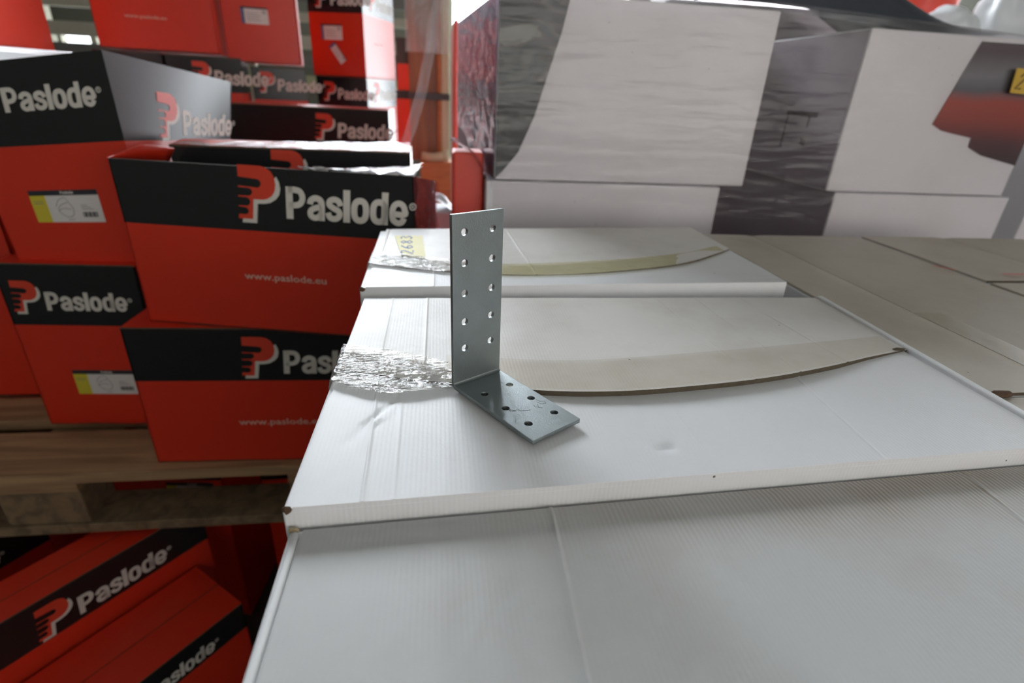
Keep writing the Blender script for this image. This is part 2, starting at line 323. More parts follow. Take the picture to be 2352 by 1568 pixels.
class Panel:
    """bilinear cardboard panel; s along its width, t up; can be bulged"""
    def __init__(s, p00, p10, p01, p11, bulge=0.0, top_fn=None):
        s.c = [Vector(p) for p in (p00, p10, p01, p11)]; s.bulge = bulge; s.top = top_fn
        s.W = ((s.c[1]-s.c[0]).length + (s.c[3]-s.c[2]).length)/2; s.H = ((s.c[2]-s.c[0]).length + (s.c[3]-s.c[1]).length)/2
        s.n = (s.c[1]-s.c[0]).cross(s.c[2]-s.c[0]).normalized()
    def at(s, a, b, off=0.0):
        if s.top: b2 = b * (1 + s.top(a))
        else: b2 = b
        a00, a10, a01, a11 = s.c
        p = a00*(1-a)*(1-b2) + a10*a*(1-b2) + a01*(1-a)*b2 + a11*a*b2
        return p + s.n*(off + s.bulge*4*a*(1-a)*4*b*(1-b)*0.5)
    def mesh(s, mb, band=None, nu=10, nv=10, th=0.003, mi_low=0, mi_band=1, edge=2):
        vs = sorted(set([j/nv for j in range(nv+1)] + ([band] if band else [])))
        f = [[s.at(i/nu, v) for v in vs] for i in range(nu+1)]
        g = [[s.at(i/nu, v, -th) for v in vs] for i in range(nu+1)]
        kb = vs.index(band) if band else len(vs)-1
        for j0, j1, mi in ((0, kb, mi_low), (kb, len(vs)-1, mi_band)):
            if j1 > j0:
                mb.grid([c[j0:j1+1] for c in f], mi); mb.grid([c[j0:j1+1][::-1] for c in g], mi)
        for i in range(nu):
            mb.add([f[i][-1], f[i+1][-1], g[i+1][-1], g[i][-1]], [(0,1,2,3)], edge)
            mb.add([f[i][0], f[i+1][0], g[i+1][0], g[i][0]], [(0,3,2,1)], edge)
        for j in range(len(vs)-1):
            mb.add([f[0][j], f[0][j+1], g[0][j+1], g[0][j]], [(0,1,2,3)], mi_low if not band or vs[j] < band-1e-6 else mi_band)
            mb.add([f[-1][j], f[-1][j+1], g[-1][j+1], g[-1][j]], [(0,3,2,1)], mi_low if not band or vs[j] < band-1e-6 else mi_band)
    def put(s, mb, vs, fs, x, y, k, off, mi=0, shear=0.0, rot=0.0):
        """2-D shape placed at metric (x, y) on the panel, scaled by k"""
        c_, s_ = math.cos(rot), math.sin(rot); out = []
        for px, py in vs:
            qx = (px + shear*py)*k; qy = py*k
            rx, ry = qx*c_ - qy*s_, qx*s_ + qy*c_
            out.append(s.at((x+rx)/s.W, (y+ry)/s.H, off))
        mb.add(out, fs, mi)

def text_2d(body):
    cu = bpy.data.curves.new('t', 'FONT'); cu.body = body; cu.offset = 0.012; cu.resolution_u = 2
    o = bpy.data.objects.new('t', cu); COL.objects.link(o)
    dg = bpy.context.evaluated_depsgraph_get(); me = bpy.data.meshes.new_from_object(o.evaluated_get(dg))
    vs = [(v.co.x, v.co.y) for v in me.vertices]; fs = [tuple(p.vertices) for p in me.polygons]
    bpy.data.objects.remove(o); bpy.data.curves.remove(cu); bpy.data.meshes.remove(me)
    return vs, fs
WWW = text_2d('www.paslode.eu')
WWW_W = max(v[0] for v in WWW[0])

def brand_print(panel, parent, x, y, k, reg=True, word_only=False):
    """emblem + brand word: x,y metric position of the emblem's foot, k = emblem height"""
    if not word_only:
        mb = MB(); panel.put(mb, LOGO, poly_tris(LOGO), x, y, k, 0.0007, 0, 0.07)
        panel.put(mb, LSHADOW, poly_tris(LSHADOW), x, y, k, 0.0006, 1, 0.07)
        mb.build('logo', [M['logo_red'], M['logo_white']], parent)
    mb = MB(); kk = k*0.605; x0 = x + k*0.95; y0 = y + k*0.05
    for pts, closed, w in BRAND:
        vs, fs = stroke(pts, w, closed); panel.put(mb, vs, fs, x0, y0, kk, 0.0006, 0, 0.09)
    if reg:
        vs, fs = stroke([(BRAND_W + .13 + .10*math.cos(t*.4488), .62 + .10*math.sin(t*.4488)) for t in range(14)], .03, True)
        panel.put(mb, vs, fs, x0, y0, kk, 0.0006, 0, 0.09)
        for pts in ([(.09,.56),(.09,.68),(.15,.68),(.165,.65),(.15,.62),(.09,.62)], [(.13,.62),(.17,.56)]):
            vs, fs = stroke([(BRAND_W + p, q) for p, q in pts], .022); panel.put(mb, vs, fs, x0, y0, kk, 0.0006, 0, 0.09)
    mb.build('lettering', M['logo_white'], parent)
def web_print(panel, parent, x, y, width):
    mb = MB(); k = width/WWW_W; panel.put(mb, [(a, b*0.8) for a, b in WWW[0]], WWW[1], x, y, k, 0.0006)
    mb.build('web_address', M['www'], parent)
def product_label(panel, parent, x, y, w, h, rot=0.0, style=0):
    mb = MB()
    def q(x0, y0, x1, y1, mi, off):
        n = 4; vs = []; fs = []
        for i in range(n+1):
            xx = x0 + (x1-x0)*i/n; vs += [(xx*w, y0*h), (xx*w, y1*h)]
        for i in range(n): fs.append((2*i, 2*i+2, 2*i+3, 2*i+1))
        panel.put(mb, vs, fs, x, y, 1.0, off, mi, 0, rot)
    q(0, 0, 1, 1, 0, 0.0008)
    if style == 0:
        q(0, .84, 1, 1, 2, 0.0010); q(0, 0, .22, .84, 1, 0.0010)
        for k in range(11): q(.70 + k*.02, .16, .71 + k*.02 + (.006 if k % 3 else 0), .32, 2, 0.0010)
        for k in range(3): q(.70, .40 + k*.06, .88 - .04*k, .415 + k*.06, 3, 0.0010)
        for k in range(2): q(.03, .58 + k*.07, .18, .60 + k*.07, 3, 0.0011)
        for pts in ([(.34,.50),(.40,.70),(.50,.76),(.54,.60),(.58,.44),(.56,.24),(.48,.16),(.40,.26),(.36,.40),(.42,.55),(.52,.62)], [(.36,.36),(.44,.44),(.55,.40)], [(.46,.08),(.56,.09)]):
            vs, fs = stroke(catmull([(a*w, b*h) for a, b in pts], 4), h*0.016); panel.put(mb, vs, fs, x, y, 1.0, 0.0010, 3, 0, rot)
        for pts, closed, wd in BRAND:
            vs, fs = stroke([(a*h*.10 + w*.46, b*h*.09 + h*.88) for a, b in pts], wd*h*.09, closed); panel.put(mb, vs, fs, x, y, 1.0, 0.0012, 0, 0, rot)
    else:
        q(0, .9, 1, 1, 2, 0.0010); q(0, 0, .12, .9, 4, 0.0010)
        for k in range(4): q(.2, .2 + k*.14, .72 - .08*(k % 2), .23 + k*.14, 3, 0.0010)
        for k in range(6): q(.78 + k*.028, .62, .79 + k*.028, .84, 2, 0.0010)
    mb.build('product_label', [M['tag_white'], M['tag_yellow'], M['ink'], M['pencil'], M['blue_ink']], parent)

def paslode_box(name, label, group, fl, yaw, w, d, h, z, band, prints=(), side_prints=(), open_top=False, top_shift=None, side_band=True, flaps=True, lift=0.0, inner_flap=True, nu=8):
    """red carton with a black band round the top. fl = front-left foot, yaw in degrees, prints drawn on the front / right side panel"""
    a = math.radians(yaw); ux = Vector((math.cos(a), math.sin(a), 0)); uy = Vector((-math.sin(a), math.cos(a), 0))
    o = Vector((fl[0], fl[1], z))
    b = [o, o + ux*w, o + ux*w + uy*d, o + uy*d]
    t = [p + Vector((0, 0, h)) for p in b]
    if top_shift:
        for i, s in enumerate(top_shift): t[i] = t[i] + ux*s[0] + uy*s[1] + Vector((0, 0, s[2]))
    root = empty(name, (b[0]+b[2])/2, label, 'box', group)
    bt = 1 - band/h
    mats = [M['red'], M['black'], M['kraft']]
    def mk(nm, i, j):
        p = Panel(b[i], b[j], t[i], t[j]); mb = MB(); p.mesh(mb, bt, nu, 5)
        return p, mb.build(nm, mats, root)
    pf, of = mk('front_panel', 0, 1); ps, os_ = mk('side_panel', 1, 2); mk('back_panel', 2, 3); mk('side_panel', 3, 0)
    mb = MB(); Panel(b[0]+Vector((0,0,.003)), b[1]+Vector((0,0,.003)), b[3]+Vector((0,0,.003)), b[2]+Vector((0,0,.003))).mesh(mb, None, 1, 1); mb.build('bottom_panel', mats, root)
    if not open_top:
        e = Vector((0, 0, 0.003)); mid0 = (t[0]+t[3])/2; mid1 = (t[1]+t[2])/2
        lf = Vector((0, 0, lift))
        for q in ((t[0], t[1], mid0 - uy*.001 + lf, mid1 - uy*.001 + lf), (mid0 + uy*.001 + lf, mid1 + uy*.001 + lf, t[3], t[2])):
            mb = MB(); Panel(*[p + e for p in q]).mesh(mb, None, 4, 3); mb.build('top_flap', mats, root)
    for p in prints: p(pf, of)
    for p in side_prints: p(ps, os_)
    return root, pf, ps, b, t
def P_brand(x, y, k, reg=True, word_only=False): return lambda p, o: brand_print(p, o, x, y, k, reg, word_only)
def P_web(x, y, w): return lambda p, o: web_print(p, o, x, y, w)
def P_tag(x, y, w, h, rot=0.0, style=0): return lambda p, o: product_label(p, o, x, y, w, h, rot, style)

# ================================================================== THE HALL
ZF = -1.25
def slab(name, a, b, m, kind='structure'):
    return tag(MB().box(a, b).build(name, m, origin=((a[0]+b[0])/2, (a[1]+b[1])/2, a[2])), kind=kind)
slab('floor', (-6, -1.9, ZF-.1), (7, 7.2, ZF), M['concrete'])
slab('ceiling', (-6, -1.9, 5.6), (7, 7.2, 5.7), M['ceil'])
slab('wall_left', (-6.1, -1.9, ZF), (-6, 7.2, 5.6), M['wall'])
slab('wall_right', (7, -1.9, ZF), (7.1, 7.2, 5.6), M['wall'])
slab('wall_rear', (-6, -1.9, ZF), (7, -1.8, 5.6), M['wall'])
GX0, GX1, GZ = .12, 5.4, 2.1
wf = MB()
wf.box((-6, 7, ZF), (GX0, 7.2, 0.22)); wf.box((-6, 7, 0.62), (GX0, 7.2, 5.6)); wf.box((GX0, 7, GZ), (7, 7.2, 5.6)); wf.box((GX1, 7, ZF), (7, 7.2, GZ))
wf.box((-6, 7, .22), (-4.3, 7.2, .62)); wf.box((-2.6, 7, .22), (GX0, 7.2, .62))
tag(wf.build('wall_far', M['wall'], origin=(0, 7.1, ZF)), kind='structure')
HX0, HX1, HZ0, HZ1 = -3.2, .5, 1.9, 4.0
sk = tag(MB().box((HX0, 6.93, HZ0), (HX1, 6.95, HZ1)).build('window_3', M['skylight'], origin=((HX0+HX1)/2, 6.94, HZ0)), kind='structure')
for k in range(6): MB().box((HX0+.74*k-.03, 6.88, HZ0), (HX0+.74*k+.03, 6.92, HZ1)).build('mullion', M['rail'], sk)
rw = tag(MB().box((.1, -1.79, .0), (2.8, -1.77, .95)).build('window_4', M['rearfill'], origin=(1.45, -1.78, .0)), kind='structure')  # glowing panel added behind the camera to brighten the carton fronts
for k in range(5): MB().box((.1+.675*k-.02, -1.76, .0), (.1+.675*k+.02, -1.73, .95)).build('mullion', M['rail'], rw)  # bars across the added fill panel
gt = tag(MB().box((GX0, 7.12, ZF), (GX1, 7.14, GZ)).build('door_1', M['gate'], origin=((GX0+GX1)/2, 7.13, ZF)), kind='structure')
for x in (GX0, GX1): MB().box((x-.06, 6.96, ZF), (x+.06, 7.10, GZ)).build('door_frame', M['rail'], gt)
for k in range(3):  # fill lamps added above the view
    lx = -1.6 + 2.2*k
    r = empty('ceiling_fill_lamp', (lx, 1.0, 5.5), 'long tube lamp added for fill light under the hall ceiling, out of view', 'lamp', 'added ceiling fill lamps')
    MB().box((lx-.08, -.6, 5.54), (lx+.08, 2.6, 5.595)).build('lamp_housing', M['rail'], r)
    MB().tube([(lx, -.55, 5.51), (lx, 2.55, 5.51)], .03, 10).build('lamp_tube', M['lamp'], r)
def window(n, x0, x1, z0, z1, cols):
    r = tag(MB().box((x0, 7.12, z0), (x1, 7.14, z1)).build('window_%d' % n, M['pane'], origin=((x0+x1)/2, 7.13, z0)), kind='structure')
    for k in range(cols + 1):
        x = x0 + (x1-x0)*k/cols
        MB().box((x-.03, 7.02, z0), (x+.03, 7.11, z1)).build('mullion', M['rail'], r)
    for zz in (z0, z1): MB().box((x0, 7.02, zz-.03), (x1, 7.11, zz+.03)).build('window_frame', M['rail'], r)
    return r
window(1, -4.3, -2.6, .22, .62, 5)
wr = tag(MB().box((6.97, 2.4, -.3), (6.99, 6.7, 2.9)).build('window_2', M['pane'], origin=(6.98, 4.6, -.3)), kind='structure')
for k in range(6): MB().box((6.93, 2.4 + .86*k - .03, -.3), (6.96, 2.4 + .86*k + .03, 2.9)).build('mullion', M['rail'], wr)
# far racking whose beams show between the stacks
rack = empty('pallet_rack', (-1.5, 6.5, ZF), 'grey green pallet rack with horizontal beams at the far wall', 'rack')
for x in (-5.0, -3.75, -1.9, .08): MB().box((x-.05, 6.45, ZF), (x+.05, 6.55, 3.4)).build('rack_upright', M['rail'], rack)
for z0, z1, m in ((.70, .78, 'rail'), (.86, 1.02, 'raild'), (.30, .40, 'raild'), (.08, .22, 'railg'), (.46, .58, 'rail'), (1.12, 1.22, 'rail')):
    MB().box((-5.0, 6.38, z0), (.12, 6.45, z1)).build('rack_beam', M[m], rack)

# ================================================================== PALLETS AND RED CARTONS ON THE LEFT
def euro_pallet(label, x0, y0, ztop, group='euro pallets under the red cartons'):
    r = empty('wooden_pallet', (x0+.6, y0+.4, ztop-.144), label, 'pallet', group)
    ys = [0, .1875, .3275, .5675-.0, .655]; ws = [.145, .1, .145, .1, .145]
    yy = [(0, .145), (.188, .1), (.3275, .145), (.512, .1), (.655, .145)]
    for i, (a, w_) in enumerate(yy):
        j = random.uniform(-.004, .004)
        MB().box((x0+j, y0+a, ztop-.022), (x0+1.2+j, y0+a+w_, ztop)).build('deck_board', M['pallet'], r, bevel=.002)
    for k, xa in enumerate((0, .5275, 1.055)):
        MB().box((x0+xa, y0+.003, ztop-.044), (x0+xa+.145, y0+.8, ztop-.022)).build('stringer_board', M['pallet'], r, bevel=.002)
        for ya, wy in ((0, .1), (.3275, .145), (.7, .1)):
            MB().box((x0+xa, y0+ya+.006, ztop-.122), (x0+xa+.145, y0+ya+wy, ztop-.044)).build('block', M['block'], r, bevel=.003)
    for ya, wy in ((0, .1), (.3275, .145), (.7, .1)):
        MB().box((x0, y0+ya, ztop-.144), (x0+1.2, y0+ya+wy, ztop-.122)).build('bottom_board', M['block'], r, bevel=.002)
    return r
ZD = -.5
euro_pallet('pine pallet under the nearest red cartons, deck edge facing the camera', -1.36, .892, ZD)
euro_pallet('pine pallet at the back, under the tall stack of red cartons', -1.36, 1.86, ZD)

BRG = 'red and black branded cartons'
SB = .102
# lower front carton
paslode_box('fastener_box', 'red carton lying directly on the pallet deck, under the wide open carton', BRG, (-.547, .919), -1.7, .47, .19, .284, ZD, .103,
    [P_brand(.187, .192, .078), P_web(.165, .085, .155)], nu=6)
# wide open carton above it
root, pf, ps, b, t = paslode_box('fastener_box', 'wide open-topped red carton in front, large white brand lettering on its black band', BRG, (-.5101, .9468), -11.6, .482, .16, .2756, -.2129, .1,
    [P_brand(.197, .195, .083), P_web(.19, .093, .14)], open_top=True, top_shift=[(0, 0, 0), (0, 0, 0), (0, 0, -.03), (0, 0, -.03)], nu=10)
# its flaps: bent-in end flap on the left, film-covered corner flap on the right
mb = MB(); a_, b_ = t[0], t[3]; inn = (t[1]-t[0]).normalized()
up = Vector((0, 0, 1))
mb.grid([[a_ + (b_-a_)*u + inn*(.0*v) + up*(.028*v*min(1, u*2.2)) + inn*.02*v*u for v in (0, .5, 1)] for u in [k/8*.85 for k in range(9)]])
fl = mb.build('end_flap', M['red'], root); fl.modifiers.new('th', 'SOLIDIFY').thickness = .003
mb = MB()
fr_dir = (t[1]-t[0]).normalized(); bk = (t[2]-t[1]).normalized()
rows = []
for i in range(15):
    s_ = i/14; base = t[0] + (t[1]-t[0])*(.62+.38*s_)
    hgt = .024*s_**1.3
    rows.append([base + bk*(.002 + .07*v) + up*(hgt*v*(1-.25*v) + .003*math.sin(i*1.7+v*4)*s_) for v in (0, .15, .4, .7, 1)])
mb.grid(rows); ff = mb.build('front_flap', M['flapgrey'], root)
mb = MB(); mb.grid([[p + up*.004 + Vector((0, 0, .002*math.sin(i*2.3+j*1.9))) for j, p in enumerate(r)] for i, r in enumerate(rows)]); mb.build('clear_film', M['thinfilm'], root)
mb = MB()   # film over the right end
sd = [[t[1] + (t[2]-t[1])*u + (b[1]-t[1])*v*.55 + fr_dir*(.004+.003*math.sin(u*19+v*13)) for v in [k/8 for k in range(9)]] for u in [k/8 for k in range(9)]]
mb.grid(sd); mb.build('clear_film', M['film_side'], root)

# narrow stack at the left
paslode_box('fastener_box', 'red carton with yellow and white product label, standing on the pallet deck at left', BRG, (-.822, 1.067), -3.0, .25, .5, .352, ZD, .122,
    [P_brand(.012, .258, .063), P_tag(.078, .075, .12, .056)], nu=6)
root, pf, ps, b, t = paslode_box('fastener_box', 'tall open red carton with bent black flaps, topmost at left', BRG, (-.786, 1.086), -3.0, .245, .36, .325, -.146, .126,
    [P_brand(.014, .262, .063), P_tag(.062, .076, .118, .058)], [P_brand(.10, .215, .08, True)], open_top=True,
    top_shift=[(-.01, -.01, .0), (-.004, 0, .037), (.055, 0, -.005), (0, 0, 0)], nu=10)

# carton right behind the wide one
root, pf, ps, b, t = paslode_box('fastener_box', 'closed red carton right behind the wide open one, only its black rim showing', BRG, (-.487, 1.105), 1, .433, .12, .279, -.2129, .1,
    [P_brand(.165, .196, .083)], lift=.004, nu=8)
mb = MB(); mb.grid([[t[0] + (t[1]-t[0])*u + up*(.0045+.012*v*u) + (t[3]-t[0]).normalized()*(-.004+.055*v) + up*.001*math.sin(u*30) for v in (0, .3, .6, 1)] for u in [k/20 for k in range(21)]])
mb.build('clear_film', M['thinfilm'], root)
paslode_box('fastener_box', 'red carton on the pallet deck, hidden below the closed carton', BRG, (-.487, 1.112), 1, .41, .11, .284, ZD, .103, nu=4)

# back stacks: row whose bands show, and the top row
HB = .34
paslode_box('fastener_box', 'wide black-banded red carton in the middle distance, below the three small brand bands', BRG, (-.655, 1.90), -2, .50, .16, .608, ZD, .105,
    [P_brand(.265, .518, .075)], nu=8)
back = [
 ('fastener_box', 'back carton under the plain red one, only its black band above the bent flap', (-1.072, 2.055), 12, .19, .25, -.10, .105, [], []),
 ('fastener_box', 'leftmost back carton with a readable small brand word on its black band', (-.882, 2.10), 12, .225, .25, -.102, .105, [P_brand(.068, .255, .072)], []),
 ('fastener_box', 'middle one of the three back cartons with small brand bands', (-.664, 2.252), 12, .185, .25, -.122, .105, [P_brand(.02, .262, .066)], []),
 ('fastener_box', 'rightmost of the three back cartons, daylight on its side', (-.482, 2.47), -18, .215, .30, -.14, .105, [P_brand(.025, .258, .066)], [P_brand(.06, .256, .072)]),
]
for nm, lb, fl_, yw, w_, d_, zz, bd, pr, sp in back:
    paslode_box(nm, lb, BRG, fl_, yw, w_, d_, HB, zz, bd, pr, sp, nu=4)
    paslode_box('fastener_box', 'red carton on the back pallet, hidden in the lower row', BRG, fl_, yw, w_, d_, zz - ZD - .006, ZD, .105, nu=3)
paslode_box('fastener_box', 'large plain red carton at the top left of the back stack, small web address only', BRG, (-1.045, 2.055), 11, .335, .25, .36, .2485, .105, [P_web(.085, .088, .115), P_brand(.1, .275, .07)], nu=4)
paslode_box('fastener_box', 'top red carton with a pale label, second from the right in the back stack', BRG, (-.716, 2.20), 10, .235, .25, .33, .232, .105, [P_tag(.06, .118, .085, .05, 0, 1)], nu=4)
paslode_box('fastener_box', 'top right red carton of the back stack with a label and a peeling sticker', BRG, (-.484, 2.45), -18, .22, .30, .33, .204, .115, [P_tag(.048, .125, .085, .052, 0, 1), P_brand(.03, .235, .068),
    P_tag(.075, .102, .075, .03, -.95, 1)], [P_brand(.06, .235, .07), P_web(.09, .12, .09)], nu=4)
# daylit carton at the far left edge, on a wrapped bundle
root, pf, ps, b, t = paslode_box('fastener_box', 'sunlit red carton at the upper left edge, standing on a white wrapped bundle', BRG, (-1.29, 1.165), 14, .42, .50, .34, .222, .08, nu=4)
paslode_box('fastener_box', 'deeply shadowed red carton at the left edge, below the white bundle', BRG, (-1.33, 1.19), 0, .46, .48, .58, ZD, .1, nu=4)
bun = MB(); bun.box((-1.34, 1.18, ZD+.587), (-.86, 1.68, .220)); tag(bun.build('wrapped_bundle', M['bagwhite'], origin=(-1.1, 1.43, ZD+.587), bevel=.02, seg=3), 'white plastic wrapped bundle under the sunlit carton at left', 'bundle')

# small cartons beside the post
for lb, x0, y0, z0, w_, h_, bd in (('narrow red carton beside the brown wooden post, lowest of the slim stack', -.255, 3.25, ZF, .105, 1.405, .04),
                                  ('slim red carton with black band beside the post, on top of the slim stack', -.215, 3.27, .156, .065, .25, .12)):
    paslode_box('fastener_box', lb, BRG, (x0, y0), 2, w_, .2, h_, z0, bd, nu=3)

# cartons under the near pallet: two tilted ones in front, dark ones behind
yw = 50.8
paslode_box('fastener_box', 'dim red carton lying below the pallet, its closed red top toward the camera', BRG, (-.414-.45*.632, .832-.45*.775), yw, .45, .165, .448, ZF, .068,
    [P_brand(.20, .385, .055)], nu=6)
paslode_box('fastener_box', 'dim red carton below the pallet with the larger slanted brand word', BRG, (-.520-.50*.632-.003, .972-.50*.775+.004), yw, .50, .10, .585, ZF, .09,
    [P_brand(.19, .502, .068)], nu=6)
for lb, x0, y0, w_, h_, rz in (('dark red carton behind, left under the pallet', -1.33, 1.22, .44, .600, 4), ('dark red carton behind, in the middle under the pallet', -.86, 1.20, .30, .600, -6), ('dark red carton with a faint label, right under the pallet', -.46, 1.16, .30, .600, 3)):
    paslode_box('fastener_box', lb, BRG, (x0, y0), rz, w_, .42, h_, ZF, .1, [P_tag(.16, .43, .12, .06)], nu=3)
paslode_box('fastener_box', 'shadowed red carton with a faint brand word at the lower left edge', BRG, (-1.11, .78), 58, .35, .2, .50, ZF, .08, [P_brand(.06, .43, .06)], nu=4)
for lb, x0, w_ in (('dark red carton at left beneath the back pallet', -1.32, .55), ('dark red carton at right beneath the back pallet', -.74, .56)):
    paslode_box('fastener_box', lb, BRG, (x0, 1.9), 0, w_, .7, .600, ZF, .1, nu=3)

# wooden post and things in the gap
r = empty('wooden_panel_stack', (-.045, 3.05, ZF), 'upright brown veneered panels with a pale edge, standing in the gap', 'panel')
MB().box((-.141, 3.0, -.17), (.0, 3.14, 1.9)).build('veneer_panel', M['brownwood'], r, bevel=.003)
MB().box((.0, 2.985, -.17), (.018, 3.14, 1.9)).build('veneer_panel', M['orangewood'], r)
MB().box((.0195, 2.98, -.17), (.056, 3.14, 1.9)).build('edge_strip', M['palewood'], r, bevel=.003)
MB().box((-.147, 2.973, .123), (.06, 2.999, .153)).build('strap', M['strap'], r)
MB().box((-.083, 2.955, ZF), (.068, 3.14, -.172)).build('plinth_board', M['orangewood'], r, bevel=.004)
mb = MB(); mb.grid([[Vector((-.15 + .21*u, 2.966 + .006*math.sin(9*u+k), .33 + .30*k/5)) for u in [j/10 for j in range(11)]] for k in range(6)]); mb.build('clear_film', M['ribbon'], r)
mb = MB(); mb.tube([(-.083, 2.91, -.139), (-.03, 2.905, -.145), (.03, 2.91, -.136), (.051, 2.917, -.133)], .021, 12)
mb.box((-.09, 2.887, ZF), (.06, 2.94, -.163), 1)
tag(mb.build('cardboard_tube', [M['palewood'], M['orangewood']], origin=(0, 2.91, ZF)), 'cream cardboard tube lying across an orange board at the foot of the panels', 'tube')
mb = MB(); pts = [(.0, 2.80, .535), (-.03, 2.79, .355), (-.075, 2.78, .16), (-.128, 2.775, -.004), (-.165, 2.76, -.094)]
rows = []
for i, p in enumerate(pts):
    p = Vector(p); rows.append([p + Vector((dx, .009*math.sin(dx*200+i), 0)) for dx in (-.024, -.016, -.006, .004, .014, .024)])
mb.grid(rows); tag(mb.build('plastic_film_strip', M['ribbon'], origin=(-.07, 2.78, 0)), 'twisted clear film strip hanging slantwise before the wooden panels', 'film')
# pale pack low in the gap
r = empty('small_white_box', (-.005, 1.36, ZF), 'small white carton with a yellow sticker, low in the gap behind the bracket', 'box')
MB().box((-.048, 1.30, ZF), (.038, 1.42, -.086)).build('carton_body', M['white2'], r, bevel=.002)
MB().box((-.030, 1.2985, -.118), (-.014, 1.30, -.102)).build('yellow_sticker', M['tag_yellow'], r)
r = empty('folded_bag', (-.005, 1.36, -.086), 'red and white folded bag on the small white carton in the gap', 'bag')
mb = MB(); mb.grid([[Vector((-.044+.078*u, 1.305+.09*v, -.0845+.03*math.sin(math.pi*u)*(1+.4*math.sin(7*v+3*u))*(0.6+.4*math.sin(math.pi*v)))) for v in [j/8 for j in range(9)]] for u in [j/10 for j in range(11)]])
mb.build('bag_body', M['bagwhite'], r)
mb = MB(); mb.grid([[Vector((-.04+.032*u, 1.3015+.003*u, -.083+.022*v)) for v in (0, .5, 1)] for u in (0, .5, 1)]); mb.build('red_print', M['bagred'], r)

# ================================================================== WRAPPED PALLET LOAD AT THE RIGHT
YP = .97
WCG = 'wrapped white cartons on the right pallet'
def wrapped(label, x0, x1, z0, z1, d=.5, left_in=0.0):
    r = empty('shipping_carton', ((x0+x1)/2, YP+d/2, z0), label, 'carton', WCG)
    MB().hexa([(x0, YP, z0), (x1, YP, z0), (x1, YP+d, z0), (x0-left_in, YP+d, z0), (x0, YP, z1), (x1, YP, z1), (x1, YP+d, z1), (x0-left_in, YP+d, z1)]).build('carton_body', M['white2'], r, bevel=.003)
    return r
def decal(parent, pts, y, m, name='printed_picture', n=None):
    mb = MB(); mb.add([Vector((p[0], y, p[1])) for p in pts], poly_tris(pts)); return mb.build(name, m, parent)
w1 = wrapped('upper left wrapped carton with a dark curved picture printed at its edge', .097, .5652, .0445, .327, .5, .047)
decal(w1, [(.098, .0465), (.110, .058), (.1371, .0906), (.162, .150), (.1823, .2209), (.198, .275), (.2085, .325), (.098, .325)], YP-.0012, M['pict_dark'])
mb = MB(); mb.add([Vector(p) for p in ((.097-.0007, YP+.001, .046), (.050-.0007, YP+.5, .046), (.050-.0007, YP+.5, .325), (.097-.0007, YP+.001, .325))], [(0, 3, 2, 1)]); mb.build('coloured_side', M['pict_side'], w1)
w2 = wrapped('upper right wrapped carton with a dark red picture and an assembly drawing', .737, 1.126, .0405, .313, .5)
decal(w2, [(.9534, .3044), (.9126, .1671), (.935, .157), (.965, .152), (1.0045, .1465), (1.0055, .130), (1.04, .116), (1.1252, .0998), (1.1252, .305)], YP-.0012, M['pict_red'])
mb = MB()
for pts, wd in (([(1.155, .172), (1.052, .172)], .009), ([(1.148, .170), (1.150, .105)], .006), ([(1.075, .170), (1.076, .148)], .005), ([(1.088, .122), (1.070, .118)], .012)):
    vs, fs = stroke([(-p[0], p[1]) for p in pts], wd); mb.add([Vector((.7358, -a, c)) for a, c in vs], fs)
mb.build('assembly_drawing', M['purple_ink'], w2)
mb = MB(); mb.add([Vector(p) for p in ((.7365, YP+.004, .044), (.7365, YP+.498, .044), (.7365, YP+.498, .310), (.7365, YP+.004, .310))], [(0, 3, 2, 1)]); mb.build('coloured_side', M['mauve'], w2)  # mauve sheet over this carton's left side
w3 = wrapped('lower left wrapped white carton, just behind the white carton tops', .083, .522, -.24, .042, .5)
w4 = wrapped('lower right wrapped white carton below the dark red picture', .759, 1.146, -.24, .0385, .5)
mb = MB(); mb.add([Vector(p) for p in ((.7585, YP+.004, -.238), (.7585, YP+.498, -.238), (.7585, YP+.498, .036), (.7585, YP+.004, .036))], [(0, 3, 2, 1)]); mb.build('coloured_side', M['mauve'], w4)  # same mauve sheet makes the lower carton's left side darker
for k, z1 in enumerate((-.242, -.524, -.806)):
    for x0, x1 in ((.09, .53), (.75, 1.14)):
        wrapped('white carton low in the wrapped load, out of sight behind the near cartons', x0, x1, max(z1-.28, ZF+.146), z1)
euro_pallet('pallet under the film wrapped load at the right', .095, .95, ZF+.144, 'pallets on the floor at the right')
w5 = wrapped('bluish end of a third wrapped carton column at the right edge', 1.2, 1.6, -1.1, .265, .5)
rb_ = wrapped('white carton at the back of the load, closing the gap between the columns', .48, 1.15, ZF+.146, .41, .3)
for ch in rb_.children: ch.location.y += .52; ch.data.materials[0] = M['mauve']
# stretch film
mb = MB()
front = [(.0945, .965), (.30, .963), (.566, .963), (.65, .966), (.737, .963), (.95, .962), (1.127, .963), (1.40, .964), (1.62, .964)]
xs = []
for (xa, ya), (xb, yb) in zip(front[:-1], front[1:]):
    for k in range(6): xs.append((xa+(xb-xa)*k/6, ya+(yb-ya)*k/6))
xs.append(front[-1])
def ztop(x): return .333 if x < .57 else .333 - (x-.57)*.045
zs = [k/24 for k in range(25)]
rows = []
for x, y in xs:
    col = []
    for k in zs:
        z = -.26 + (ztop(x)+.26)*k
        col.append(Vector((x, y - .0015 + .0022*noise.noise(Vector((x*6, z*22, 1.3))), z)))
    rows.append(col)
mb.grid(rows)
